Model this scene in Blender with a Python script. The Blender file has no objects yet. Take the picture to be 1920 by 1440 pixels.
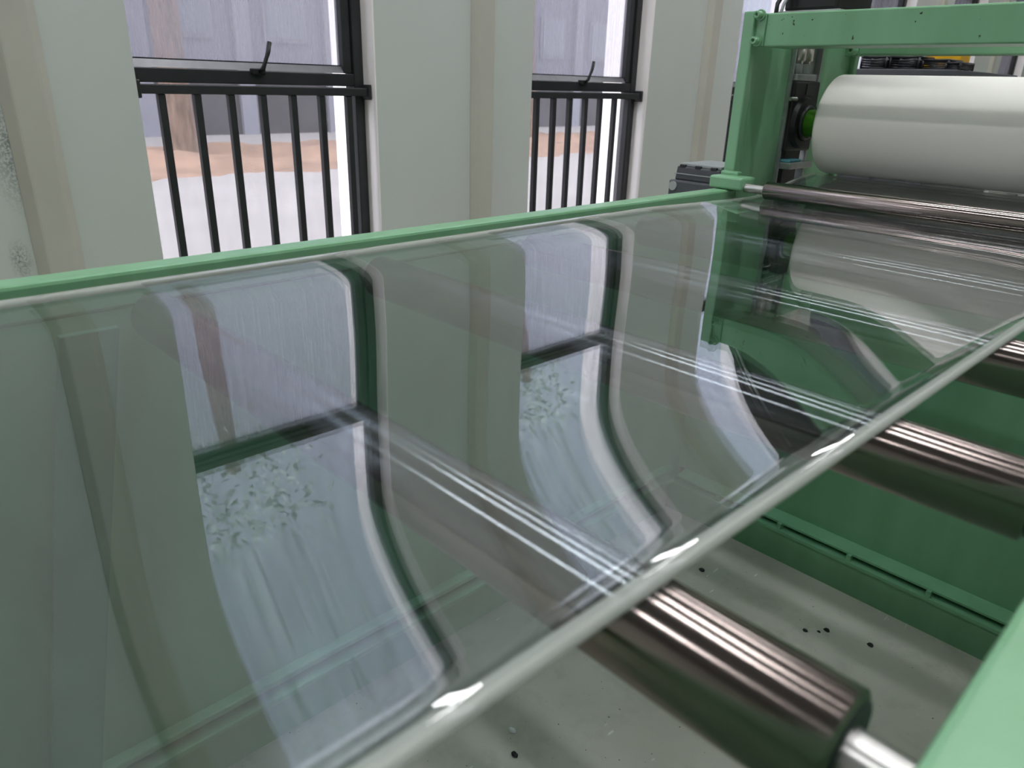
import bpy, bmesh, math, random
from mathutils import Vector, Matrix
random.seed(7)
SC = bpy.context.scene
COL = SC.collection

# ------------------------------------------------------------------ camera, world, exposure
# Everything is measured in units of the camera's height above the plastic sheet; S turns that into metres.
S = 0.28
FLOOR = -4.41            # floor level below the lens, in those units
def W(x, y, z): return Vector((x * S, y * S, (z - FLOOR) * S))

R = Matrix(((0.68682867, -0.29403141, 0.66468933),
            (0.72628336, 0.24253321, -0.64318747),
            (0.02790808, 0.92451239, 0.38012889)))
cam_d = bpy.data.cameras.new('camera')
cam_d.sensor_width = 36.0
cam_d.lens = 1375.5 / 1920 * 36
cam_d.clip_start = 0.01
cam_d.clip_end = 200
cam_d.dof.use_dof = True
cam_d.dof.focus_distance = 1.7
cam_d.dof.aperture_fstop = 6.0
cam = bpy.data.objects.new('camera', cam_d)
COL.objects.link(cam)
cam.matrix_world = Matrix.Translation(W(0, 0, 0)) @ R.to_4x4()
SC.camera = cam

world = bpy.data.worlds.new('overcast_sky')
SC.world = world
world.use_nodes = True
bg = world.node_tree.nodes['Background']
bg.inputs['Color'].default_value = (0.94, 0.95, 1.0, 1)
bg.inputs['Strength'].default_value = 4.8
sun_d = bpy.data.lights.new('reveal_sun', 'SUN')  # sun lamp added to whiten the window reveals under the overcast sky
sun_d.energy = 5.5
sun_d.angle = math.radians(25)
sun_d.color = (1.0, 0.95, 0.93)
sun = bpy.data.objects.new('reveal_sun', sun_d)
COL.objects.link(sun)
sun.location = W(-30, -40, 40)
sun.rotation_euler = Vector((0.28, 0.82, -0.50)).to_track_quat('-Z', 'Y').to_euler()

SC.view_settings.view_transform = 'Standard'
SC.view_settings.look = 'None'
SC.view_settings.gamma = 1.0
SC.view_settings.exposure = 0.0
SC.view_settings.use_curve_mapping = False
LAMP_STRENGTH = 32.0

# ------------------------------------------------------------------ materials
MATS = {}
def nodes_of(name):
    m = bpy.data.materials.new(name)
    m.use_nodes = True
    nt = m.node_tree
    nt.nodes.clear()
    out = nt.nodes.new('ShaderNodeOutputMaterial')
    MATS[name] = m
    return m, nt, out
def N(nt, typ, **kw):
    n = nt.nodes.new(typ)
    for k, v in kw.items():
        if k in n.inputs.keys(): n.inputs[k].default_value = v
        else: setattr(n, k, v)
    return n
def srgb(r, g, b):
    f = lambda c: (c / 255 / 12.92) if c / 255 <= 0.04045 else ((c / 255 + 0.055) / 1.055) ** 2.4
    return (f(r), f(g), f(b), 1)
def mix(nt, fac, a, b):
    n = nt.nodes.new('ShaderNodeMix')
    n.data_type = 'RGBA'
    for i, v in ((0, fac), (6, a), (7, b)):
        if hasattr(v, 'is_output'): nt.links.new(v, n.inputs[i])
        else: n.inputs[i].default_value = v
    return n.outputs[2]
def ramp(nt, src, stops):
    n = nt.nodes.new('ShaderNodeValToRGB')
    e = n.color_ramp.elements
    while len(e) < len(stops): e.new(0.5)
    for el, (p, v) in zip(e, stops):
        el.position = p
        el.color = v if isinstance(v, tuple) else (v, v, v, 1)
    nt.links.new(src, n.inputs[0])
    return n.outputs[0]
def noise(nt, scale, detail=3.0, vec=None, rough=0.5):
    n = N(nt, 'ShaderNodeTexNoise', Scale=scale, Detail=detail, Roughness=rough)
    if vec is not None: nt.links.new(vec, n.inputs['Vector'])
    return n.outputs[0]
def coords(nt, scale=(1, 1, 1)):
    t = N(nt, 'ShaderNodeTexCoord')
    mp = N(nt, 'ShaderNodeMapping')
    mp.inputs['Scale'].default_value = scale
    nt.links.new(t.outputs['Object'], mp.inputs['Vector'])
    return mp.outputs[0]
def plain(name, col, rough=0.5, metal=0.0, var=0.08, scale=14.0, stretch=(1, 1, 1), bump=0.0, spec=0.5):
    m, nt, out = nodes_of(name)
    p = N(nt, 'ShaderNodeBsdfPrincipled', Roughness=rough, Metallic=metal)
    p.inputs['Specular IOR Level'].default_value = spec
    v = coords(nt, stretch)
    nz = noise(nt, scale, 4, v)
    dark = tuple(c * (1 - var) for c in col[:3]) + (1,)
    lite = tuple(min(1, c * (1 + var)) for c in col[:3]) + (1,)
    nt.links.new(mix(nt, ramp(nt, nz, [(0.3, 0.0), (0.7, 1.0)]), dark, lite), p.inputs['Base Color'])
    if bump:
        b = N(nt, 'ShaderNodeBump', Strength=bump, Distance=0.002)
        nt.links.new(nz, b.inputs['Height'])
        nt.links.new(b.outputs[0], p.inputs['Normal'])
    nt.links.new(p.outputs[0], out.inputs[0])
    return m

GREEN = srgb(126, 176, 137)
def green_paint(name, col, chips=0.0):
    m, nt, out = nodes_of(name)
    p = N(nt, 'ShaderNodeBsdfPrincipled', Roughness=0.3)
    v = coords(nt, (3, 3, 0.5))
    g = ramp(nt, noise(nt, 5, 5, v), [(0.35, 0.0), (0.75, 1.0)])
    dark = (col[0] * 0.82, col[1] * 0.86, col[2] * 0.8, 1)
    c = mix(nt, g, col, dark)
    if chips:
        v2 = coords(nt, (1, 1, 1))
        ch = ramp(nt, noise(nt, 55, 3, v2), [(chips, 0.0), (chips + 0.02, 1.0)])
        c = mix(nt, ch, c, (0.02, 0.03, 0.02, 1))
    nt.links.new(c, p.inputs['Base Color'])
    b = N(nt, 'ShaderNodeBump', Strength=0.06, Distance=0.002)
    nt.links.new(noise(nt, 90, 2, coords(nt)), b.inputs['Height'])
    nt.links.new(b.outputs[0], p.inputs['Normal'])
    nt.links.new(p.outputs[0], out.inputs[0])
green_paint('green', GREEN)
green_paint('green_chipped', GREEN, 0.69)
plain('green_shaft', srgb(60, 125, 10), 0.35)
def turned_steel(name, col, rough, aniso=0.9):
    """ground roller surface: the turning marks run round it and smear reflections along its axis"""
    m, nt, out = nodes_of(name)
    p = N(nt, 'ShaderNodeBsdfPrincipled', Roughness=rough, Metallic=1.0, Anisotropic=aniso)
    p.inputs['Anisotropic Rotation'].default_value = 0.25
    tg = N(nt, 'ShaderNodeTangent', direction_type='RADIAL', axis='X')
    nt.links.new(tg.outputs[0], p.inputs['Tangent'])
    c = mix(nt, noise(nt, 30, 3, coords(nt, (2, 0.3, 0.3))), tuple(v * 0.9 for v in col[:3]) + (1,), col)
    nt.links.new(c, p.inputs['Base Color'])
    nt.links.new(p.outputs[0], out.inputs[0])
turned_steel('chrome', (0.36, 0.30, 0.28, 1), 0.18)
turned_steel('drum_steel', (0.22, 0.19, 0.18, 1), 0.42, 0.7)
plain('shaft_steel', (0.55, 0.54, 0.52, 1), 0.28, 1.0, 0.1, 30)
plain('galvanised', (0.42, 0.44, 0.44, 1), 0.4, 0.7, 0.15, 30)
plain('cast_black', (0.012, 0.012, 0.013, 1), 0.45, 0.0, 0.2, 30)
plain('dark_ring', (0.02, 0.025, 0.024, 1), 0.4)
plain('frame_black', (0.022, 0.023, 0.026, 1), 0.42, 0.0, 0.15, 20)
plain('sash_lit', (0.20, 0.20, 0.22, 1), 0.35, 0.3, 0.1, 20)
plain('device_grey', srgb(78, 80, 86), 0.5)
plain('device_top', srgb(150, 155, 155), 0.5)
plain('button_grey', srgb(165, 170, 170), 0.5)
plain('cabinet_grey', srgb(72, 74, 80), 0.45)
plain('wire_black', (0.012, 0.012, 0.016, 1), 0.3)
plain('yellow', srgb(215, 165, 20), 0.4)
plain('teal_rag', srgb(85, 150, 165), 0.7)
plain('white_rubber', srgb(242, 238, 232), 0.42, 0.0, 0.02, 4, (0.3, 1, 1))
plain('reveal_white', srgb(246, 240, 240), 0.55, 0.0, 0.03, 6)
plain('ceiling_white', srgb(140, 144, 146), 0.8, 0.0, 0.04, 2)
plain('lamp_housing', srgb(230, 230, 230), 0.5)
plain('brace_grey', srgb(94, 144, 122), 0.6)
plain('bark', srgb(112, 92, 80), 0.9, 0.0, 0.35, 6, (3, 3, 0.6), 0.4)
plain('soil', srgb(128, 102, 86), 0.95, 0.0, 0.22, 1.6, (1, 1, 1), 0.3)
plain('road', srgb(134, 128, 126), 0.9, 0.0, 0.06, 0.8)
plain('leaf', srgb(172, 182, 176), 0.7, 0.0, 0.3, 3)
plain('factory_wall', srgb(100, 99, 110), 0.8, 0.0, 0.12, 0.6, (1, 1, 0.15))
plain('factory_upper_paled', srgb(160, 164, 174), 0.8, 0.0, 0.06, 0.3)
plain('factory_shadow', srgb(64, 61, 64), 0.8, 0.0, 0.2, 0.6)
plain('factory_strip', srgb(118, 117, 126), 0.8)
plain('factory_pane', srgb(96, 100, 110), 0.3)

def m_wall():
    m, nt, out = nodes_of('wall_panel')
    p = N(nt, 'ShaderNodeBsdfPrincipled', Roughness=0.5)
    base = mix(nt, ramp(nt, noise(nt, 1.1, 3, coords(nt, (1, 1, 0.25))), [(0.3, 0.0), (0.7, 1.0)]),
               srgb(190, 195, 189), srgb(199, 204, 200))
    # mildew stain on the panel beside the first window
    t = N(nt, 'ShaderNodeNewGeometry')
    def blob(cx, cy, cz, ry, rz):
        sub = N(nt, 'ShaderNodeVectorMath', operation='SUBTRACT')
        nt.links.new(t.outputs['Position'], sub.inputs[0])
        sub.inputs[1].default_value = W(cx, cy, cz)
        div = N(nt, 'ShaderNodeVectorMath', operation='MULTIPLY')
        nt.links.new(sub.outputs[0], div.inputs[0])
        div.inputs[1].default_value = (0.0, 1 / (ry * S), 1 / (rz * S))
        ln = N(nt, 'ShaderNodeVectorMath', operation='LENGTH')
        nt.links.new(div.outputs[0], ln.inputs[0])
        return ramp(nt, ln.outputs['Value'], [(0.0, 1.0), (1.0, 0.0)])
    def add(a, b, op='ADD'):
        n = N(nt, 'ShaderNodeMath', operation=op)
        nt.links.new(a, n.inputs[0])
        if hasattr(b, 'is_output'): nt.links.new(b, n.inputs[1])
        else: n.inputs[1].default_value = b
        return n.outputs[0]
    st = add(blob(-9.2, 1.70, -0.75, 0.28, 0.75), blob(-9.2, 1.55, -1.9, 0.12, 0.25))
    grain = ramp(nt, noise(nt, 160, 4, coords(nt)), [(0.38, 0.0), (0.62, 1.0)])
    fac = add(add(st, grain, 'MULTIPLY'), 0.75, 'MULTIPLY')
    c = mix(nt, fac, base, srgb(62, 66, 64))
    nt.links.new(c, p.inputs['Base Color'])
    nt.links.new(p.outputs[0], out.inputs[0])
m_wall()
plain('rib_beige', srgb(186, 184, 174), 0.5, 0.0, 0.04, 3)

def m_floor():
    m, nt, out = nodes_of('concrete')
    p = N(nt, 'ShaderNodeBsdfPrincipled', Roughness=0.35)
    v = coords(nt)
    c = mix(nt, ramp(nt, noise(nt, 3.0, 5, v), [(0.3, 0.0), (0.7, 1.0)]), srgb(172, 166, 152), srgb(200, 193, 180))
    c = mix(nt, ramp(nt, noise(nt, 11, 6, v, 0.7), [(0.5, 0.0), (0.75, 0.5)]), c, srgb(142, 140, 124))
    c = mix(nt, ramp(nt, noise(nt, 120, 2, v), [(0.74, 0.0), (0.77, 1.0)]), c, (0.03, 0.03, 0.03, 1))
    c = mix(nt, ramp(nt, noise(nt, 70, 1, coords(nt, (1, 0.25, 1))), [(0.76, 0.0), (0.79, 0.6)]), c, srgb(225, 225, 220))
    nt.links.new(c, p.inputs['Base Color'])
    nt.links.new(p.outputs[0], out.inputs[0])
m_floor()

def m_sheet():
    """clear plastic: Fresnel mirror over a straight see-through; the body tint sits on the lower face"""
    for name, tint in (('clear_plastic', (0.97, 0.98, 0.98, 1)), ('clear_plastic_under', (0.59, 0.68, 0.73, 1))):
        m, nt, out = nodes_of(name)
        geo = N(nt, 'ShaderNodeNewGeometry')
        ior = nt.nodes.new('ShaderNodeMix')
        ior.data_type = 'FLOAT'
        nt.links.new(geo.outputs['Backfacing'], ior.inputs[0])
        ior.inputs[2].default_value = 1.8
        ior.inputs[3].default_value = 1 / 1.8
        fr = N(nt, 'ShaderNodeFresnel')
        nt.links.new(ior.outputs[0], fr.inputs['IOR'])
        tr = N(nt, 'ShaderNodeBsdfTransparent')
        tr.inputs['Color'].default_value = tint
        gl = N(nt, 'ShaderNodeBsdfGlossy', Roughness=0.0)
        gl.inputs['Color'].default_value = (1, 1, 1, 1)
        mx = N(nt, 'ShaderNodeMixShader')
        nt.links.new(fr.outputs[0], mx.inputs[0])
        nt.links.new(tr.outputs[0], mx.inputs[1])
        nt.links.new(gl.outputs[0], mx.inputs[2])
        nt.links.new(mx.outputs[0], out.inputs[0])
    m, nt, out = nodes_of('sheet_edge')
    p = N(nt, 'ShaderNodeBsdfPrincipled', Roughness=0.3)
    p.inputs['Base Color'].default_value = srgb(206, 210, 202)
    tr = N(nt, 'ShaderNodeBsdfTransparent')
    mx = N(nt, 'ShaderNodeMixShader')
    mx.inputs[0].default_value = 0.55
    nt.links.new(tr.outputs[0], mx.inputs[1])
    nt.links.new(p.outputs[0], mx.inputs[2])
    nt.links.new(mx.outputs[0], out.inputs[0])
m_sheet()

def m_pane(name, film, fac_lo, fac_hi, streak):
    """dusty window glass: a thin scattering film on clear glass"""
    m, nt, out = nodes_of(name)
    tr = N(nt, 'ShaderNodeBsdfTransparent')
    tr.inputs['Color'].default_value = (0.92, 0.94, 0.97, 1)
    tl = N(nt, 'ShaderNodeBsdfTranslucent')
    tl.inputs['Color'].default_value = film
    df = N(nt, 'ShaderNodeBsdfDiffuse')
    df.inputs['Color'].default_value = film
    mf = N(nt, 'ShaderNodeMixShader')
    mf.inputs[0].default_value = 0.45
    nt.links.new(tl.outputs[0], mf.inputs[1])
    nt.links.new(df.outputs[0], mf.inputs[2])
    nz = noise(nt, 9, 5, coords(nt, streak), 0.6)
    fac = ramp(nt, nz, [(0.3, fac_lo), (0.75, fac_hi)])
    m1 = N(nt, 'ShaderNodeMixShader')
    nt.links.new(fac, m1.inputs[0])
    nt.links.new(tr.outputs[0], m1.inputs[1])
    nt.links.new(mf.outputs[0], m1.inputs[2])
    gl = N(nt, 'ShaderNodeBsdfGlossy', Roughness=0.02)
    lw = N(nt, 'ShaderNodeLayerWeight', Blend=0.08)
    m2 = N(nt, 'ShaderNodeMixShader')
    nt.links.new(lw.outputs['Fresnel'], m2.inputs[0])
    nt.links.new(m1.outputs[0], m2.inputs[1])
    nt.links.new(gl.outputs[0], m2.inputs[2])
    nt.links.new(m2.outputs[0], out.inputs[0])
m_pane('pane_misted', (0.42, 0.41, 0.46, 1), 0.36, 0.52, (14, 14, 0.4))
m_pane('pane_lower', (0.35, 0.33, 0.33, 1), 0.06, 0.16, (3, 3, 1))
m_pane('pane_upper', (0.40, 0.45, 0.50, 1), 0.2, 0.38, (2, 2, 0.5))

def m_lamp():
    m, nt, out = nodes_of('lamp_light')
    e = N(nt, 'ShaderNodeEmission', Strength=LAMP_STRENGTH)
    e.inputs['Color'].default_value = (0.98, 0.99, 1.0, 1)
    nt.links.new(e.outputs[0], out.inputs[0])
m_lamp()

# ------------------------------------------------------------------ mesh helpers (scene units, lens at the origin)
class MB:
    def __init__(s): s.v = []; s.f = []; s.sm = []
    def add(s, vs, fs, smooth=False):
        o = len(s.v); s.v += [tuple(v) for v in vs]
        for f in fs: s.f.append(tuple(i + o for i in f)); s.sm.append(smooth)
        return s
    def box(s, x0, x1, y0, y1, z0, z1):
        vs = [(x, y, z) for z in (z0, z1) for y in (y0, y1) for x in (x0, x1)]
        return s.add(vs, [(0, 2, 3, 1), (4, 5, 7, 6), (0, 1, 5, 4), (2, 6, 7, 3), (0, 4, 6, 2), (1, 3, 7, 5)])
    def prism(s, pts, axis, a, b):
        """pts: 2D outline, counter-clockwise in the plane of the two other axes"""
        n = len(pts)
        def mk(p, t): return {'x': (t, p[0], p[1]), 'y': (p[0], t, p[1]), 'z': (p[0], p[1], t)}[axis]
        vs = [mk(p, a) for p in pts] + [mk(p, b) for p in pts]
        fs = [tuple(range(n - 1, -1, -1)), tuple(range(n, 2 * n))]
        fs += [(i, (i + 1) % n, n + (i + 1) % n, n + i) for i in range(n)]
        return s.add(vs, fs)
    def lathe(s, axis, c, prof, n=48, caps=True):
        """prof: list of (t, r) along axis through centre c (the two other coords)"""
        rings = []; vs = []
        for t, r in prof:
            ring = []
            for k in range(n):
                a = 2 * math.pi * k / n
                u, w = c[0] + r * math.cos(a), c[1] + r * math.sin(a)
                ring.append(len(vs)); vs.append({'x': (t, u, w), 'y': (u, t, w), 'z': (u, w, t)}[axis])
            rings.append(ring)
        fs = []
        for a, b in zip(rings, rings[1:]):
            fs += [(a[k], a[(k + 1) % n], b[(k + 1) % n], b[k]) for k in range(n)]
        s.add(vs, fs, True)
        if caps:
            for (t, r) in (prof[0], prof[-1]):
                if r > 1e-6:
                    cv = []
                    for k in range(n):
                        a = 2 * math.pi * k / n
                        u, w = c[0] + r * math.cos(a), c[1] + r * math.sin(a)
                        cv.append({'x': (t, u, w), 'y': (u, t, w), 'z': (u, w, t)}[axis])
                    s.add(cv, [tuple(range(n))])
        return s
    def tube(s, pts, r, n=8):
        pts = [Vector(p) for p in pts]
        vs = []; fs = []
        for i, p in enumerate(pts):
            d = (pts[min(i + 1, len(pts) - 1)] - pts[max(i - 1, 0)]).normalized()
            a = d.cross(Vector((0.31, 0.17, 0.93))).normalized(); b = d.cross(a)
            for k in range(n):
                t = 2 * math.pi * k / n
                vs.append(p + a * r * math.cos(t) + b * r * math.sin(t))
        for i in range(len(pts) - 1):
            for k in range(n):
                fs.append((i * n + k, i * n + (k + 1) % n, (i + 1) * n + (k + 1) % n, (i + 1) * n + k))
        fs += [tuple(range(n - 1, -1, -1)), tuple(range((len(pts) - 1) * n, len(pts) * n))]
        return s.add(vs, fs, True)

def tag(o, label=None, cat=None, group=None, kind=None):
    if label: o['label'] = label
    if cat: o['category'] = cat
    if group: o['group'] = group
    if kind: o['kind'] = kind
    return o
def thing(name, base, label=None, cat=None, group=None, kind=None):
    o = bpy.data.objects.new(name, None)
    o.empty_display_size = 0.05
    COL.objects.link(o)
    o.location = W(*base)
    o['base'] = base
    return tag(o, label, cat, group, kind)
def obj(name, mb, mat, parent=None, bevel=0.0, label=None, seg=2):
    mats = mat if isinstance(mat, (list, tuple)) else [mat]
    if parent is not None: base = tuple(parent['base'])
    else:
        xs, ys, zs = zip(*mb.v)
        base = ((min(xs) + max(xs)) / 2, (min(ys) + max(ys)) / 2, min(zs))
    me = bpy.data.meshes.new(name)
    me.from_pydata([((x - base[0]) * S, (y - base[1]) * S, (z - base[2]) * S) for x, y, z in mb.v], [], mb.f)
    me.polygons.foreach_set('use_smooth', mb.sm)
    for mm in mats: me.materials.append(MATS[mm])
    bm = bmesh.new(); bm.from_mesh(me)
    bmesh.ops.recalc_face_normals(bm, faces=bm.faces[:])
    bm.to_mesh(me); bm.free()
    o = bpy.data.objects.new(name, me)
    COL.objects.link(o)
    o['base'] = base
    if parent is not None: o.parent = parent
    else: o.location = W(*base)
    if bevel:
        b = o.modifiers.new('bevel', 'BEVEL'); b.width = bevel * S; b.segments = seg; b.limit_method = 'ANGLE'
        b.angle_limit = math.radians(40)
    if label: o['label'] = label
    return o
def copy_tree(o, parent=None):
    c = o.copy(); COL.objects.link(c); c.parent = parent
    for ch in list(o.children): copy_tree(ch, c)
    return c
def struct(o): o['kind'] = 'structure'; return o

# ------------------------------------------------------------------ the room
XW, XO = -9.2, -10.3              # inner and outer face of the window wall
WY0, WY1, PITCH = 3.0, 6.13, 6.145
WZ0, WZ1 = -3.55, 8.2
Y0, Y1, XR, CEIL = -20.0, 47.0, 26.0, 14.0
NWIN = list(range(-2, 7))
struct(obj('floor', MB().box(XO, XR + 1, Y0 - 1, Y1 + 1, FLOOR - 0.5, FLOOR), 'concrete'))
struct(obj('ceiling', MB().box(XO, XR + 1, Y0 - 1, Y1 + 1, CEIL, CEIL + 0.6), 'ceiling_white'))
struct(obj('wall_right', MB().box(XR, XR + 1, Y0 - 1, Y1 + 1, FLOOR, CEIL), 'wall_panel'))
struct(obj('wall_far', MB().box(XW, XR, Y1, Y1 + 1, FLOOR, CEIL), 'wall_panel'))
struct(obj('wall_back', MB().box(XW, XR, Y0 - 1, Y0, FLOOR, CEIL), 'wall_panel'))
wl = thing('wall_left', ((XW + XO) / 2, 12, FLOOR), kind='structure')
XC, WX = -9.42, 0.6               # back of the inner cladding; how far the outer opening runs on behind it
def leaf(x0, x1, extra, name):
    mb = MB()
    cuts = [Y0 - 1]
    for n in NWIN: cuts += [WY0 - extra + PITCH * n, WY1 + PITCH * n]
    cuts.append(Y1 + 1)
    for a, b in zip(cuts[0::2], cuts[1::2]): mb.box(x0, x1, a, b, FLOOR, CEIL)
    for n in NWIN:
        a, b = WY0 - extra + PITCH * n, WY1 + PITCH * n
        mb.box(x0, x1, a, b, FLOOR, WZ0); mb.box(x0, x1, a, b, WZ1, CEIL)
    obj(name, mb, 'wall_panel', wl)
leaf(XC, XW, 0.0, 'cladding')
leaf(XO, XC, WX, 'masonry')
for n in NWIN:
    for (a, w, xi) in ((WY1 + PITCH * n, 1, XW + 0.004), (WY0 - WX + PITCH * n, -1, XC)):       # white plastered reveals
        obj('reveal', MB().box(XO, xi, min(a, a - 0.02 * w), max(a, a - 0.02 * w), WZ0, WZ1), 'reveal_white', wl)
for n in range(-3, 7):
    yc = 8.06 + PITCH * n
    obj('panel_rib', MB().prism([(XW, yc - 0.24), (XW + 0.12, yc - 0.14), (XW + 0.12, yc + 0.14), (XW, yc + 0.24)][::-1], 'z', FLOOR, CEIL),
        'rib_beige', wl, 0.02)

# ------------------------------------------------------------------ windows with their railings
XF = -9.47
def make_window(num):
    w = thing('window_%d' % num, (-9.57, (WY0 + WY1) / 2, WZ0), kind='structure')
    a, b = WY0 - WX + 0.02, WY1 - 0.02
    fr = MB()
    for (y0, y1) in ((a, a + 0.15), (b - 0.15, b)): fr.box(XF - 0.24, XF, y0, y1, WZ0, WZ1)
    for (z0, z1) in ((WZ0, WZ0 + 0.15), (WZ1 - 0.15, WZ1)): fr.box(XF - 0.24, XF, a + 0.15, b - 0.15, z0, z1)
    obj('window_frame', fr, 'frame_black', w, 0.012)
    for (z0, z1) in ((-0.115, 0.045), (3.12, 3.30)):
        obj('transom', MB().box(XF - 0.22, XF - 0.005, a + 0.15, b - 0.15, z0, z1), 'frame_black', w, 0.012)
    # opening sash between the two transoms
    sa = MB()
    ya, yb, za, zb = a + 0.16, b - 0.16, 0.05, 3.11
    for (y0, y1) in ((ya, ya + 0.13), (yb - 0.13, yb)): sa.box(XF - 0.2, XF - 0.04, y0, y1, za, zb)
    sa.box(XF - 0.2, XF - 0.04, ya + 0.13, yb - 0.13, zb - 0.1, zb)
    so = obj('sash', sa, 'frame_black', w, 0.012)
    obj('sash_rail', MB().prism([(XF - 0.2, za), (XF - 0.04, za), (XF - 0.1, za + 0.085), (XF - 0.2, za + 0.085)], 'y', ya + 0.13, yb - 0.13),
        'sash_lit', w)  # rail of the black sash, coloured lighter for the light on its bevel
    obj('pane', MB().box(XF - 0.15, XF - 0.135, ya + 0.12, yb - 0.12, za + 0.06, zb - 0.06), 'pane_misted', w)
    obj('gasket', MB().box(XF - 0.135, XF - 0.115, ya + 0.13, yb - 0.13, za + 0.07, za + 0.10), 'wire_black', w)
    obj('pane', MB().box(XF - 0.15, XF - 0.135, a + 0.14, b - 0.14, WZ0 + 0.14, -0.11), 'pane_lower', w)
    obj('pane', MB().box(XF - 0.15, XF - 0.135, a + 0.14, b - 0.14, 3.29, WZ1 - 0.14), 'pane_upper', w)
    yc = (WY0 + WY1) / 2
    h = obj('window_handle', MB().box(XF - 0.04, XF + 0.05, yc - 0.10, yc + 0.08, 0.0, 0.075), 'cast_black', w, 0.015)
    obj('lever', MB().tube([(XF + 0.04, yc, 0.03), (XF + 0.09, yc + 0.03, 0.08), (XF + 0.12, yc + 0.09, 0.25), (XF + 0.11, yc + 0.13, 0.38)], 0.028, 10),
        'cast_black', h)
    return w
w0 = make_window(1)
XB = -9.37
def make_railing():
    t = thing('window_railing', (XB, (WY0 + WY1) / 2, WZ0), 'black steel railing across the lower half of the nearest window', 'railing',
              'railings in the windows')
    obj('top_rail', MB().box(XB - 0.06, XB + 0.06, WY0 + 0.02, WY1 - 0.02, -0.235, -0.13), 'frame_black', t, 0.012)
    obj('bottom_rail', MB().box(XB - 0.05, XB + 0.05, WY0 + 0.02, WY1 - 0.02, -3.42, -3.33), 'frame_black', t, 0.012)
    y = 3.30
    first = None
    while y < WY1 - 0.1:
        if first is None:
            first = obj('bar', MB().box(XB - 0.045, XB + 0.045, y - 0.042, y + 0.042, -3.33, -0.235), 'frame_black', t, 0.01)
        else:
            c = first.copy(); COL.objects.link(c); c.parent = t; c.location.y += (y - 3.30) * S
        y += 0.413
    for yy in (WY0 + 0.02, WY1 - 0.07):
        obj('bracket', MB().box(XB - 0.09, XB + 0.09, yy, yy + 0.05, -0.28, -0.085), 'frame_black', t, 0.012)
    return t
r0 = make_railing()
rail_labels = {1: 'black steel railing in the middle window, between two wall panels',
               2: 'black steel railing in the window behind the green stand'}
for n in NWIN:
    if n == 0: continue
    c = copy_tree(w0)
    c.name = 'window_%d' % (n + 1 if n > 0 else 7 - n)
    c.location.y += PITCH * n * S
    if n in rail_labels:
        c = copy_tree(r0); c.location.y += PITCH * n * S
        c['label'] = rail_labels[n]

# ------------------------------------------------------------------ ceiling lamps
def make_lamp():
    t = thing('ceiling_lamp', (0, 0, CEIL - 0.35), 'long white strip lamp under the workshop ceiling', 'lamp', 'ceiling strip lamps')
    obj('housing', MB().box(-2.6, 2.6, -0.3, 0.3, CEIL - 0.25, CEIL), 'lamp_housing', t, 0.03)
    obj('diffuser', MB().box(-2.5, 2.5, -0.25, 0.25, CEIL - 0.35, CEIL - 0.25), 'lamp_light', t)
    return t
l0 = make_lamp()
first = True
for y in (-7, 3.2, 8.3, 17, 28):
    for x in (-5.6, 0.2, 6.0):
        o = l0 if first else copy_tree(l0)
        first = False
        o.location = W(x, y, CEIL - 0.35)

# ------------------------------------------------------------------ outside
struct(obj('ground', MB().box(-130, XO - 0.01, -60, 120, FLOOR - 0.6, FLOOR - 0.2), 'road'))
GZ = FLOOR - 0.2
mb = MB()
nx, ny = 14, 90
vs = []; fs = []
for i in range(nx + 1):
    for j in range(ny + 1):
        x = -36 - 15 * i / nx; y = -40 + 110 * j / ny
        e = math.sin(math.pi * i / nx)
        x += 0.9 * math.sin(j * 1.7) * (1 if i == 0 else 0)
        vs.append((x, y, GZ - 0.05 + e * (0.45 + 0.35 * math.sin(j * 0.9 + i) + 0.25 * random.random())))
for i in range(nx):
    for j in range(ny):
        k = i * (ny + 1) + j
        fs.append((k, k + 1, k + ny + 2, k + ny + 1))
mb.add(vs, fs, True)
struct(obj('soil_bank', mb, 'soil'))
def make_tree(name, x, y, r, h, label, crown_r):
    t = thing(name, (x, y, GZ), label, 'tree', 'trees outside the windows')
    tr = MB()
    pts = [(0, 1.5), (0.3, 1.15), (1.2, 1.0), (3, 0.92), (h * 0.7, 0.8), (h, 0.55)]
    n = 14; vs = []; fs = []
    for (z, k) in pts:
        for q in range(n):
            a = 2 * math.pi * q / n
            rr = r * k * (1 + 0.12 * math.sin(3 * a + z * 0.4) + 0.06 * math.sin(7 * a))
            vs.append((x + rr * math.cos(a) + 0.06 * z * math.sin(z * 0.5), y + rr * math.sin(a), GZ + z))
    for i in range(len(pts) - 1):
        for q in range(n):
            fs.append((i * n + q, i * n + (q + 1) % n, (i + 1) * n + (q + 1) % n, (i + 1) * n + q))
    tr.add(vs, fs, True)
    obj('trunk', tr, 'bark', t)
    cr = MB()
    for k in range(900):
        d = Vector((random.gauss(0, 1), random.gauss(0, 1), random.gauss(0, 0.7))).normalized() * crown_r * (0.35 + 0.65 * random.random())
        c = Vector((x, y, GZ + h + crown_r * 0.35)) + d
        a = Vector((random.gauss(0, 1), random.gauss(0, 1), random.gauss(0, 1))).normalized()
        b = a.cross(Vector((random.gauss(0, 1), random.gauss(0, 1), random.gauss(0, 1)))).normalized()
        s = 0.2 + 0.25 * random.random()
        cr.add([c - a * s, c + b * s * 0.5, c + a * s, c - b * s * 0.5], [(0, 1, 2, 3)])
    o = obj('crown', cr, 'leaf', t)
    o['kind'] = 'stuff'
make_tree('street_tree', -44, 16.3, 0.85, 27, 'pale barked street tree on the soil bank, seen through the nearest window', 7)
make_tree('street_tree', -45, 44, 0.8, 28, 'street tree on the soil bank, seen through the middle window', 6)
bt = thing('factory_building', (-66, 30, GZ), 'long grey factory building across the road outside the windows', 'building')
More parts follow.
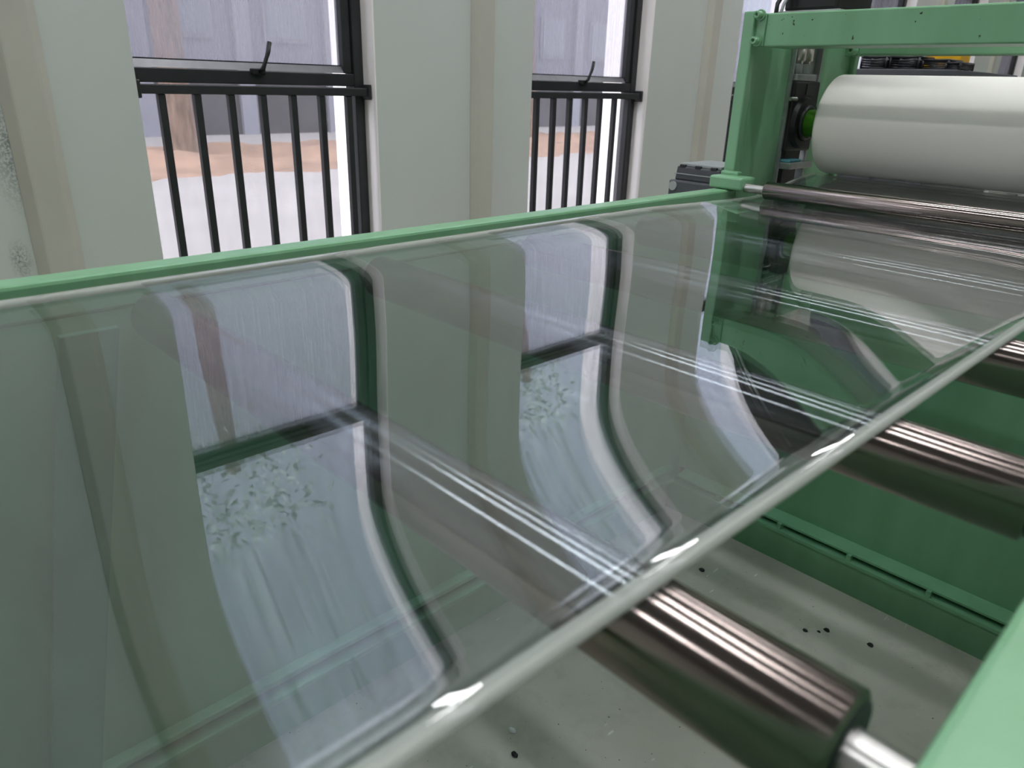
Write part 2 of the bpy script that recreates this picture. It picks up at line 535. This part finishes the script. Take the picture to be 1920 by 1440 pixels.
obj('facade', MB().box(-70, -62, -60, 140, 0.4, 10), 'factory_wall', bt)
obj('upper_facade', MB().box(-70, -61.8, -60, 140, 10, 46), 'factory_upper_paled', bt, label='upper storeys, paled to brighten the windows')  # paler tone carries the extra brightness wanted behind the window panes
obj('shadow_band', MB().box(-70, -61.9, -60, 140, GZ, 0.4), 'factory_shadow', bt)  # shadow zone along the building's foot, put in as a darker tone
first = None
for k in range(22):
    y = -52 + k * 8
    if first is None:
        first = obj('pilaster', MB().box(-62, -61.5, y, y + 1.3, GZ, 10), 'factory_strip', bt)
        fw = obj('window', MB().box(-62, -61.8, y + 2.6, y + 6.4, 2.5, 6.6), 'factory_strip', bt)
        obj('pane', MB().box(-61.8, -61.7, y + 2.9, y + 6.1, 2.8, 6.3), 'factory_pane', fw)
    else:
        c = first.copy(); COL.objects.link(c); c.parent = bt; c.location.y += 8 * k * S
        c = copy_tree(fw, bt); c.location.y += 8 * k * S

# ------------------------------------------------------------------ the roller table frame
XM = -2.05                           # middle of the machine; mirror(x) = 2*XM - x
def mx(x): return 2 * XM - x
fr = thing('roller_table', (XM, 2.0, FLOOR), 'green painted steel roller table frame under the clear sheet', 'machine frame')
RY0 = -3.4
for side in (0, 1):
    def X(a, b): return (a, b) if side == 0 else (mx(b), mx(a))
    obj('side_rail', MB().box(*X(-4.12, -3.95), RY0, 6.92, -1.12, -0.93), 'green', fr, 0.02)
    obj('side_panel', MB().box(*X(-4.07, -3.96), RY0, 6.92, FLOOR + 0.02, -1.12), 'green', fr)
    # folded lips along the foot of the panel with a slot between
    obj('lip', MB().box(*X(-3.96, -3.87), RY0, 6.25, -3.90, -3.85), 'green', fr, 0.01)
    obj('lip', MB().box(*X(-3.96, -3.84), RY0, 6.25, -4.03, -3.98), 'green', fr, 0.01)
    obj('skirt', MB().box(*X(-3.96, -3.92), RY0, 6.25, FLOOR, -4.03), 'green', fr)
CY = 6.48
obj('cross_panel', MB().box(-3.95, mx(-3.95), CY, CY + 0.1, -3.95, -1.42), 'green', fr)
obj('cross_skirt', MB().box(-3.95, mx(-3.95), CY - 0.17, CY + 0.03, FLOOR, -4.085), 'green', fr)
obj('cross_lip', MB().prism([(CY - 0.15, -4.005), (CY + 0.05, -4.005), (CY + 0.05, -3.94), (CY - 0.15, -3.985)], 'x', -3.86, mx(-3.86)), 'green', fr)
obj('cross_lip', MB().prism([(CY - 0.2, -4.085), (CY + 0.05, -4.085), (CY + 0.05, -4.05), (CY - 0.2, -4.055)], 'x', -3.86, mx(-3.86)), 'green', fr)
obj('slot_shade', MB().box(-3.95, mx(-3.95), CY + 0.05, CY + 0.09, -4.08, -3.94), 'dark_ring', fr)  # near-black strip stands in for the shade inside the slot
x = -3.32
first = None
while x < mx(-3.9):
    if first is None: first = obj('slot_tab', MB().box(x - 0.02, x + 0.02, CY - 0.19, CY + 0.05, -4.055, -3.99), 'green', fr)
    else:
        c = first.copy(); COL.objects.link(c); c.parent = fr; c.location.x += (x + 3.32) * S
    x += 0.7
obj('diagonal_brace', MB().prism([(0.72, -1.16), (0.98, -1.16), (0.33, FLOOR), (0.07, FLOOR)][::-1], 'x', -3.83, -3.78), 'brace_grey', fr,
    label='dark grey flat bar leaning inside the side panel')
for side in (0, 1):
    for y in (-2.5, 0.3, 3.2, 5.9):
        a, b = (-4.20, -4.07) if side == 0 else (mx(-4.07), mx(-4.20))
        obj('leg', MB().box(a, b, y - 0.15, y + 0.15, FLOOR, -1.12), 'green', fr, 0.01)

# rollers under the sheet
ZS = -1.02                            # underside of the flat part of the sheet
RR = 0.127
roller_words = ['first fully visible', 'second', 'third', 'fourth', 'fifth']
def make_roller():
    y = 1.17; z = ZS - RR
    t = thing('conveyor_roller', (XM, y, z - RR), '', 'roller', 'steel rollers carrying the sheet')
    xa, xb = -3.82, mx(-3.82)
    obj('barrel', MB().lathe('x', (y, z), [(xa, RR - 0.02), (xa + 0.012, RR), (xb - 0.012, RR), (xb, RR - 0.02)], 72, False), 'chrome', t)
    for a, b in ((xa, xa + 0.02), (xb - 0.02, xb)):
        obj('end_ring', MB().lathe('x', (y, z), [(a, 0.055), (a, RR - 0.018), (b, RR - 0.018), (b, 0.055)], 48, False), 'dark_ring', t)
    for a, b in ((-3.96, xa + 0.01), (xb - 0.01, mx(-3.96))):
        obj('shaft', MB().lathe('x', (y, z), [(a, 0.058), (b, 0.058)], 32), 'shaft_steel', t)
    return t
ro = make_roller()
labels = {-2: 'polished steel roller behind the camera at the near end of the table',
          -1: 'polished steel roller below the camera, nearest of the table out of frame',
          0: 'polished steel roller in the foreground, its bare end and shaft beside the green rail',
          1: 'polished steel roller crossing under the middle of the clear sheet, second from the front',
          2: 'polished steel roller under the clear sheet, third from the front',
          3: 'polished steel roller under the clear sheet, fourth from the front',
          4: 'polished steel roller under the far end of the clear sheet, nearest the green stand'}
for n in (0, -2, -1, 1, 2, 3, 4):
    o = ro if n == 0 else copy_tree(ro)
    if n: o.location.y += 1.347 * n * S
    o['label'] = labels[n]

# ------------------------------------------------------------------ the clear sheet
XL, XRR = -3.77, -0.70
def curl(x):
    """cross-section of the sheet: flat in the middle, edges curling up, a rounded bead at the trimmed right edge"""
    z = 0.0
    u = max(0.0, (x + 1.45) / 0.65); z += 0.147 * 0.65 / 2.7 * u ** 2.7
    u = max(0.0, (-3.2 - x) / 0.56); z += 0.22 * 0.56 / 2.6 * u ** 2.6
    t = max(0.0, (x - (XRR - 0.075)) / 0.075); z -= 0.016 * t * t
    t = max(0.0, ((XL + 0.05) - x) / 0.05); z -= 0.010 * t * t
    z += 0.0018 * math.sin(2.6 * x + 0.7) * math.exp(-((x + 2.3) / 0.9) ** 2)
    return z
def path(y):
    """height of the sheet along the line: level on the rollers, pressed by the idler, then up into the nip"""
    if y < 6.8: return 0.0
    t = min(1.0, (y - 6.8) / 1.4)
    return 0.155 * (t * t * (3 - 2 * t))
TH = 0.04
xs = []
nx = 150
for i in range(nx + 1):
    t = i / nx
    xs.append(XL + (XRR - XL) * (t + 0.06 * math.sin(2 * math.pi * t) * -1 * 0.9))
ys = [RY0 + (8.2 - RY0) * j / 90 for j in range(91)]
ver = []; fac = []; nX, nY = len(xs), len(ys)
def flat(y): return 1.0 if y < 5.2 else max(0.0, 1 - (y - 5.2) / 1.5) ** 1.0 if y < 6.7 else 0.0
for lay in (0, 1):
    for y in ys:
        for x in xs:
            ver.append((x, y, ZS + TH * (1 - lay) + curl(x) * flat(y) + path(y)))
def idx(l, j, i): return l * nX * nY + j * nX + i
top = MB(); edge_faces = []
for j in range(nY - 1):
    for i in range(nX - 1):
        fac.append(((idx(0, j, i), idx(0, j, i + 1), idx(0, j + 1, i + 1), idx(0, j + 1, i)), 0))
        fac.append(((idx(1, j, i), idx(1, j + 1, i), idx(1, j + 1, i + 1), idx(1, j, i + 1)), 2))
for j in range(nY - 1):
    fac.append(((idx(0, j, 0), idx(0, j + 1, 0), idx(1, j + 1, 0), idx(1, j, 0)), 1))
    fac.append(((idx(0, j, nX - 1), idx(1, j, nX - 1), idx(1, j + 1, nX - 1), idx(0, j + 1, nX - 1)), 1))
for i in range(nX - 1):
    fac.append(((idx(0, 0, i), idx(1, 0, i), idx(1, 0, i + 1), idx(0, 0, i + 1)), 1))
    fac.append(((idx(0, nY - 1, i), idx(0, nY - 1, i + 1), idx(1, nY - 1, i + 1), idx(1, nY - 1, i)), 1))
mb = MB(); mb.v = ver; mb.f = [f for f, _ in fac]; mb.sm = [m != 1 for _, m in fac]
sheet = obj('plastic_sheet', mb, ['clear_plastic', 'sheet_edge', 'clear_plastic_under'])
for p, (_, m) in zip(sheet.data.polygons, fac): p.material_index = m
for (xe, rr, inset) in ((XRR, 0.024, 0.006), (XL, 0.022, -0.006)):
    mb = MB()
    n = 14; vs = []; fs = []
    for y in ys:
        zc = ZS + TH / 2 + curl(xe) * flat(y) + path(y)
        for k in range(n):
            a = 2 * math.pi * k / n
            vs.append((xe - inset + rr * math.cos(a), y, zc + rr * 0.8 * math.sin(a)))
    for j in range(len(ys) - 1):
        for k in range(n): fs.append((j * n + k, j * n + (k + 1) % n, (j + 1) * n + (k + 1) % n, (j + 1) * n + k))
    fs += [tuple(range(n)), tuple(range((len(ys) - 1) * n, len(ys) * n))]
    mb.add(vs, fs, True)
    obj('edge_bead', mb, 'sheet_edge', sheet, label='milky rounded edge of the sheet')
tag(sheet, 'wide clear glossy plastic sheet running over the steel rollers', 'plastic sheet')

# ------------------------------------------------------------------ the roll stand (gantry)
gs = thing('roll_stand', (XM, 8.1, FLOOR), 'green steel gantry stand holding the white roll', 'machine frame')
ZT = 0.69
for side in (0, 1):
    def X(a, b): return (a, b) if side == 0 else (mx(b), mx(a))
    obj('front_flange', MB().box(*X(-4.19, -4.07), 7.0, 7.10, FLOOR, ZT), 'green', gs, 0.012)
    obj('front_column', MB().box(*X(-4.19, -4.10), 7.10, 7.90, FLOOR, ZT), 'green', gs, 0.008)
    obj('rear_column', MB().box(*X(-4.19, -4.08), 8.53, 9.27, FLOOR, ZT), 'green', gs, 0.012)
    obj('rear_flange', MB().box(*X(-4.19, -4.02), 9.27, 9.37, FLOOR, ZT), 'green', gs, 0.012)
    obj('column_web', MB().box(*X(-4.19, -4.11), 7.90, 8.53, FLOOR, -1.55), 'green', gs)
    obj('head_plate', MB().box(*X(-4.19, -4.11), 7.90, 8.53, 0.52, ZT), 'green', gs)
    for (y0, y1) in ((7.90, 7.925), (8.505, 8.53)):
        obj('slot_guide', MB().box(*X(-4.17, -4.06), y0, y1, -1.55, 0.52), 'galvanised', gs)
    # bearing block sliding in the slot
    bb = MB().box(*X(-4.17, -4.02), 7.93, 8.50, -0.62, 0.10)
    blk = obj('bearing_block', bb, 'cast_black', gs, 0.02)
    a, b = X(-4.02, -3.97)
    obj('bearing_housing', MB().lathe('x', (8.2, -0.322), [(a, 0.27), (b, 0.25)], 40), 'cast_black', blk)
    a, b = X(-3.97, -3.93)
    obj('seal_ring', MB().lathe('x', (8.2, -0.322), [(a, 0.15), (a, 0.19), (b, 0.17), (b, 0.15)], 40, False), 'dark_ring', blk)
    a, b = X(-4.03, -4.015)
    obj('recess', MB().box(*X(-4.03, -4.012), 8.18, 8.38, -0.04, 0.07), 'dark_ring', blk)
    obj('grease_fitting', MB().lathe('y', ((a + b) / 2, -0.08), [(7.86, 0.02), (7.99, 0.022)], 12), 'shaft_steel', blk)
    obj('block_cap', MB().box(*X(-4.17, -4.03), 7.94, 8.40, 0.10, 0.17), 'galvanised', gs, 0.012)
    for yy in (8.05, 8.22):
        jk = obj('jack_screw', MB().lathe('z', (X(-4.10, -4.10)[0], yy), [(0.17, 0.05), (0.29, 0.05), (0.30, 0.075), (0.52, 0.075)], 20), 'shaft_steel', gs)
        obj('thread', MB().lathe('z', (X(-4.10, -4.10)[0], yy), [(0.17 + 0.0125 * k, 0.052 + 0.009 * (k % 2)) for k in range(9)], 20, False), 'galvanised', jk)
    obj('jack_plate', MB().box(*X(-4.17, -4.12), 8.32, 8.50, 0.17, 0.52), 'galvanised', gs)
    sp = obj('support_shelf', MB().box(*X(-4.18, -3.94), 7.94, 8.46, -0.80, -0.73), 'galvanised', gs, 0.01)
    obj('support_post', MB().box(*X(-4.17, -4.07), 8.04, 8.34, -1.55, -0.80), 'cast_black', gs)
    obj('support_post', MB().box(*X(-4.16, -4.06), 8.02, 8.36, -0.73, -0.62), 'cast_black', gs)
    # roll bracket carrying the idler
    bk = obj('idler_bracket', MB().prism([(-4.17, 6.92), (-4.17, 6.72), (-3.80, 6.72), (-3.80, 6.98), (-4.10, 6.98)] if side == 0 else
             [(mx(-3.80), 6.98), (mx(-3.80), 6.72), (mx(-4.17), 6.72), (mx(-4.17), 6.92), (mx(-4.10), 6.98)], 'z', -0.925, -0.805), 'green', gs, 0.02)
    obj('bracket_ear', MB().box(*X(-4.16, -3.96), 6.90, 6.99, -0.82, -0.77), 'green', gs, 0.015)
    for (yy, zz) in ((7.0, 0.655), (7.0, 0.432)):
        xx = X(-4.03, -4.03)[0]
        bo = obj('bolt', MB().lathe('y', (xx, zz), [(6.985, 0.0), (6.985, 0.016), (6.95, 0.016), (6.95, 0.034), (7.03, 0.034)], 16), 'green', gs)
        obj('washer', MB().lathe('y', (xx, zz), [(7.02, 0.05), (7.045, 0.05)], 16), 'green', bo)
    bo = obj('bolt', MB().lathe('y', (X(-3.98, -3.98)[0], 0.44), [(9.04, 0.0), (9.04, 0.02), (8.99, 0.02), (8.99, 0.045), (9.12, 0.045)], 16), 'green', gs)
    obj('beam_bracket', MB().box(*X(-4.08, -3.97), 7.04, 7.14, 0.385, ZT - 0.02), 'green', gs, 0.008)
    obj('beam_bracket', MB().box(*X(-4.08, -3.93), 9.10, 9.27, 0.385, ZT - 0.02), 'green', gs, 0.008)
obj('front_beam', MB().box(-3.97, mx(-3.97), 7.05, 7.50, 0.382, 0.672), 'green_chipped', gs, 0.015)
obj('rear_beam', MB().box(-3.93, mx(-3.93), 9.10, 9.40, 0.395, 0.672), 'green', gs, 0.015)

# white rubber roll
t = thing('rubber_roll', (XM, 8.2, -0.816), 'large matt white rubber roll with a green shaft end in the green stand', 'roll')
xa, xb = -3.66, mx(-3.66)
obj('sleeve', MB().lathe('x', (8.2, -0.322), [(xa, 0.15), (xa, 0.475), (xa + 0.012, 0.489), (xa + 0.03, 0.494), (xb - 0.03, 0.494), (xb - 0.012, 0.489), (xb, 0.475), (xb, 0.15)], 120, False), 'white_rubber', t)
for a, b in ((-3.965, xa + 0.02), (xb - 0.02, mx(-3.965))):
    obj('shaft', MB().lathe('x', (8.2, -0.322), [(a, 0.143), (b, 0.143)], 48), 'green_shaft', t)

# steel drum under it
t = thing('steel_drum', (XM, 8.2, -1.88), 'dark polished steel drum below the white rubber roll', 'roll')
zc = -1.372
xa, xb = -3.52, mx(-3.52)
obj('barrel', MB().lathe('x', (8.2, zc), [(xa, 0.49), (xa + 0.015, 0.50), (xb - 0.015, 0.50), (xb, 0.49)], 120), 'drum_steel', t)
for a, b in ((-3.64, xa), (xb, mx(-3.64))):
    obj('end_flange', MB().lathe('x', (8.2, zc), [(a, 0.44), (b, 0.45)], 60), 'cast_black', t)
for a, b in ((-4.11, -3.64), (mx(-3.64), mx(-4.11))):
    obj('journal', MB().lathe('x', (8.2, zc), [(a, 0.16), (b, 0.16)], 40), 'shaft_steel', t)

# idler bar pressing the sheet down in front of the stand
t = thing('idler_roller', (XM, 6.80, -0.98), 'slim dark polished idler roller lying on the sheet before the white roll', 'roller')
zc = -0.8965; ri = 0.0835
xa, xb = -3.58, mx(-3.58)
obj('barrel', MB().lathe('x', (6.80, zc), [(xa, ri - 0.012), (xa + 0.01, ri), (xb - 0.01, ri), (xb, ri - 0.012)], 64), 'chrome', t)
for a, b in ((-3.80, xa), (xb, mx(-3.80))):
    obj('shaft', MB().lathe('x', (6.80, zc), [(a, 0.045), (b, 0.045)], 32), 'shaft_steel', t)

# gear motor outside the left rail, lift motor on top of the stand
t = thing('gear_motor', (-4.72, 7.55, FLOOR), 'dark grey gear motor on a pedestal beside the left leg of the stand', 'motor')
obj('pedestal', MB().box(-4.95, -4.45, 7.3, 7.9, FLOOR, -1.16), 'cabinet_grey', t)
lo = obj('gearbox', MB().box(-5.02, -4.40, 7.25, 7.95, -1.16, -0.97), 'device_grey', t, 0.02)
obj('sight_glass', MB().lathe('y', (-4.955, -1.035), [(7.235, 0.05), (7.27, 0.05)], 24), 'button_grey', lo)
up = obj('motor_case', MB().prism([(-4.98, -0.97), (-4.40, -0.97), (-4.40, -0.82), (-4.96, -0.82)], 'y', 7.30, 7.92), 'device_grey', t, 0.015)
obj('case_seam', MB().box(-4.985, -4.40, 7.29, 7.93, -0.905, -0.895), 'button_grey', up)
li = obj('lid', MB().box(-4.93, -4.40, 7.32, 7.90, -0.82, -0.785), 'device_top', t, 0.01)
for k in range(3): obj('lid_clip', MB().box(-4.93 + 0.2 * k, -4.85 + 0.2 * k, 7.30, 7.36, -0.84, -0.80), 'cast_black', li, 0.006)
t = thing('lift_motor', (-3.98, 8.2, ZT), 'black lift motor with a cable on top of the green stand', 'motor')
obj('base_plate', MB().box(-4.30, -3.60, 7.75, 8.65, ZT, ZT + 0.06), 'device_top', t, 0.01)
obj('motor_case', MB().box(-4.22, -3.66, 7.80, 8.60, ZT + 0.06, ZT + 0.75), 'cast_black', t, 0.03)
mo = obj('motor_barrel', MB().lathe('x', (8.2, ZT + 0.55), [(-3.66, 0.2), (-3.60, 0.28), (-2.7, 0.28), (-2.66, 0.24)], 40), 'device_top', t)
for k in range(3): obj('barrel_band', MB().lathe('x', (8.2, ZT + 0.55), [(-3.45 + 0.3 * k, 0.287), (-3.41 + 0.3 * k, 0.287)], 40, False), 'device_grey', mo)
obj('cable', MB().tube([(-4.20, 7.62, ZT + 0.02), (-4.22, 7.66, ZT + 0.12), (-4.17, 7.74, ZT + 0.3), (-4.10, 7.80, ZT + 0.5)], 0.022, 8), 'cast_black', t)
obj('cable', MB().tube([(-4.15, 7.62, ZT + 0.02), (-4.16, 7.68, ZT + 0.12), (-4.10, 7.74, ZT + 0.28), (-4.04, 7.80, ZT + 0.45)], 0.016, 8), 'button_grey', t)
tag(obj('cleaning_rag', MB().prism([(-4.10, 7.96), (-3.95, 7.95), (-3.95, 8.20), (-4.05, 8.24)], 'z', -0.73, -0.70), 'teal_rag', None, 0.01),
    'small teal rag on the bearing support shelf below the roll shaft', 'rag')

# ------------------------------------------------------------------ cabinet with baskets behind the stand
t = thing('machine_cabinet', (-4.6, 13.4, FLOOR), 'dark grey machine cabinet behind the white roll', 'cabinet')
obj('body', MB().box(-5.45, -3.80, 12.05, 14.9, FLOOR, 0.20), 'cabinet_grey', t, 0.02)
obj('top', MB().box(-5.48, -3.776, 12.0, 14.95, 0.20, 0.335), 'cabinet_grey', t, 0.015)
obj('door', MB().box(-5.35, -4.65, 12.0, 12.05, -4.2, 0.1), 'cabinet_grey', t, 0.01)
obj('door', MB().box(-4.60, -3.9, 12.0, 12.05, -4.2, 0.1), 'cabinet_grey', t, 0.01)
def make_basket(w, h, label):
    b = thing('wire_basket', (0, 0, 0), label, 'basket', 'black wire baskets on the cabinet')
    d = 0.55; r = 0.011
    wires = MB()
    for k in range(5):
        z = 0.02 + h * k / 5
        wires.tube([(-w / 2, -d / 2, z), (w / 2, -d / 2, z), (w / 2, d / 2, z), (-w / 2, d / 2, z), (-w / 2, -d / 2, z)], r * 0.75, 5)
    for k in range(4):
        y = -d / 2 + d * k / 3
        wires.tube([(-w / 2, y, 0.012), (w / 2, y, 0.012)], r * 0.7, 5)
    obj('wire_sides', wires, 'wire_black', b)
    obj('rim', MB().tube([(-w / 2, -d / 2, h), (w / 2, -d / 2, h), (w / 2, d / 2, h), (-w / 2, d / 2, h), (-w / 2, -d / 2, h)], r * 1.7, 6), 'wire_black', b)
    for sx in (-1, 1):
        for sy in (-1, 1):
            obj('post', MB().tube([(sx * w / 2, sy * d / 2, 0), (sx * w / 2, sy * d / 2, h)], r * 1.5, 6), 'wire_black', b)
    return b
for (xc, w, h, y, lab) in ((-4.98, 0.36, 0.165, 12.4, 'black wire basket on the cabinet, closest to the green stand leg'),
                           (-4.56, 0.40, 0.165, 12.45, 'black wire basket on the cabinet, second from the stand leg'),
                           (-4.15, 0.34, 0.125, 12.5, 'black wire basket on the cabinet, beside the yellow box'),
                           (-3.88, 0.18, 0.085, 12.4, 'smallest black wire basket on the cabinet corner')):
    b = make_basket(w, h, lab); b.location = W(xc, y, 0.335)
# folded black cloth bundles filling the two left baskets
for (xc, y, w, lab) in ((-4.98, 12.4, 0.30, 'bundle of black cable coils in the basket closest to the stand leg'),
                        (-4.56, 12.45, 0.34, 'bundle of black cable coils in the second basket')):
    c = MB()
    for k in range(5):
        z = 0.335 + 0.03 + 0.024 * k
        c.tube([(xc + (w / 2 - 0.02) * math.cos(a), y + 0.2 * math.sin(a), z + 0.008 * math.sin(3 * a + k)) for a in [2 * math.pi * q / 20 for q in range(21)]], 0.02, 6)
    tag(obj('cable_coil', c, 'wire_black'), lab, 'cable')
yb = thing('yellow_case', (-4.2, 13.3, 0.335), 'yellow tool case on the cabinet behind the wire baskets', 'case')
obj('case_body', MB().box(-4.62, -4.10, 13.1, 13.5, 0.335, 0.62), 'yellow', yb, 0.02)
obj('handle', MB().tube([(-4.48, 13.3, 0.62), (-4.46, 13.3, 0.68), (-4.26, 13.3, 0.68), (-4.24, 13.3, 0.62)], 0.02, 8), 'cast_black', yb)

# crumbs of black and white plastic lying on the concrete under the line
def crumb(x, y, r, mat, label, group):
    mb = MB(); vs = []; fs = []
    n = 7
    for (zz, k) in ((0.0, 0.8), (0.5, 1.0), (1.1, 0.55)):
        for q in range(n):
            a = 2 * math.pi * q / n
            rr = r * k * (0.8 + 0.4 * random.random())
            vs.append((x + rr * math.cos(a) * 1.4, y + rr * math.sin(a), FLOOR + zz * r))
    for i in range(2):
        for q in range(n): fs.append((i * n + q, i * n + (q + 1) % n, (i + 1) * n + (q + 1) % n, (i + 1) * n + q))
    fs += [tuple(range(n - 1, -1, -1)), tuple(range(2 * n, 3 * n))]
    mb.add(vs, fs)
    tag(obj('plastic_crumb', mb, mat), label, 'crumb', group)
for (x, y, r) in ((-2.99, 5.58, 0.022), (-1.89, 5.52, 0.018), (-1.76, 5.67, 0.020), (-1.42, 5.77, 0.022), (-1.80, 5.60, 0.012), (-2.67, 2.72, 0.022)):
    crumb(x, y, r, 'cast_black', 'small black plastic crumb on the concrete floor under the roller table', 'black crumbs on the floor')
crumb(-2.83, 2.85, 0.022, 'lamp_housing', 'small white plastic chip on the concrete floor below the sheet edge', 'white chips on the floor')
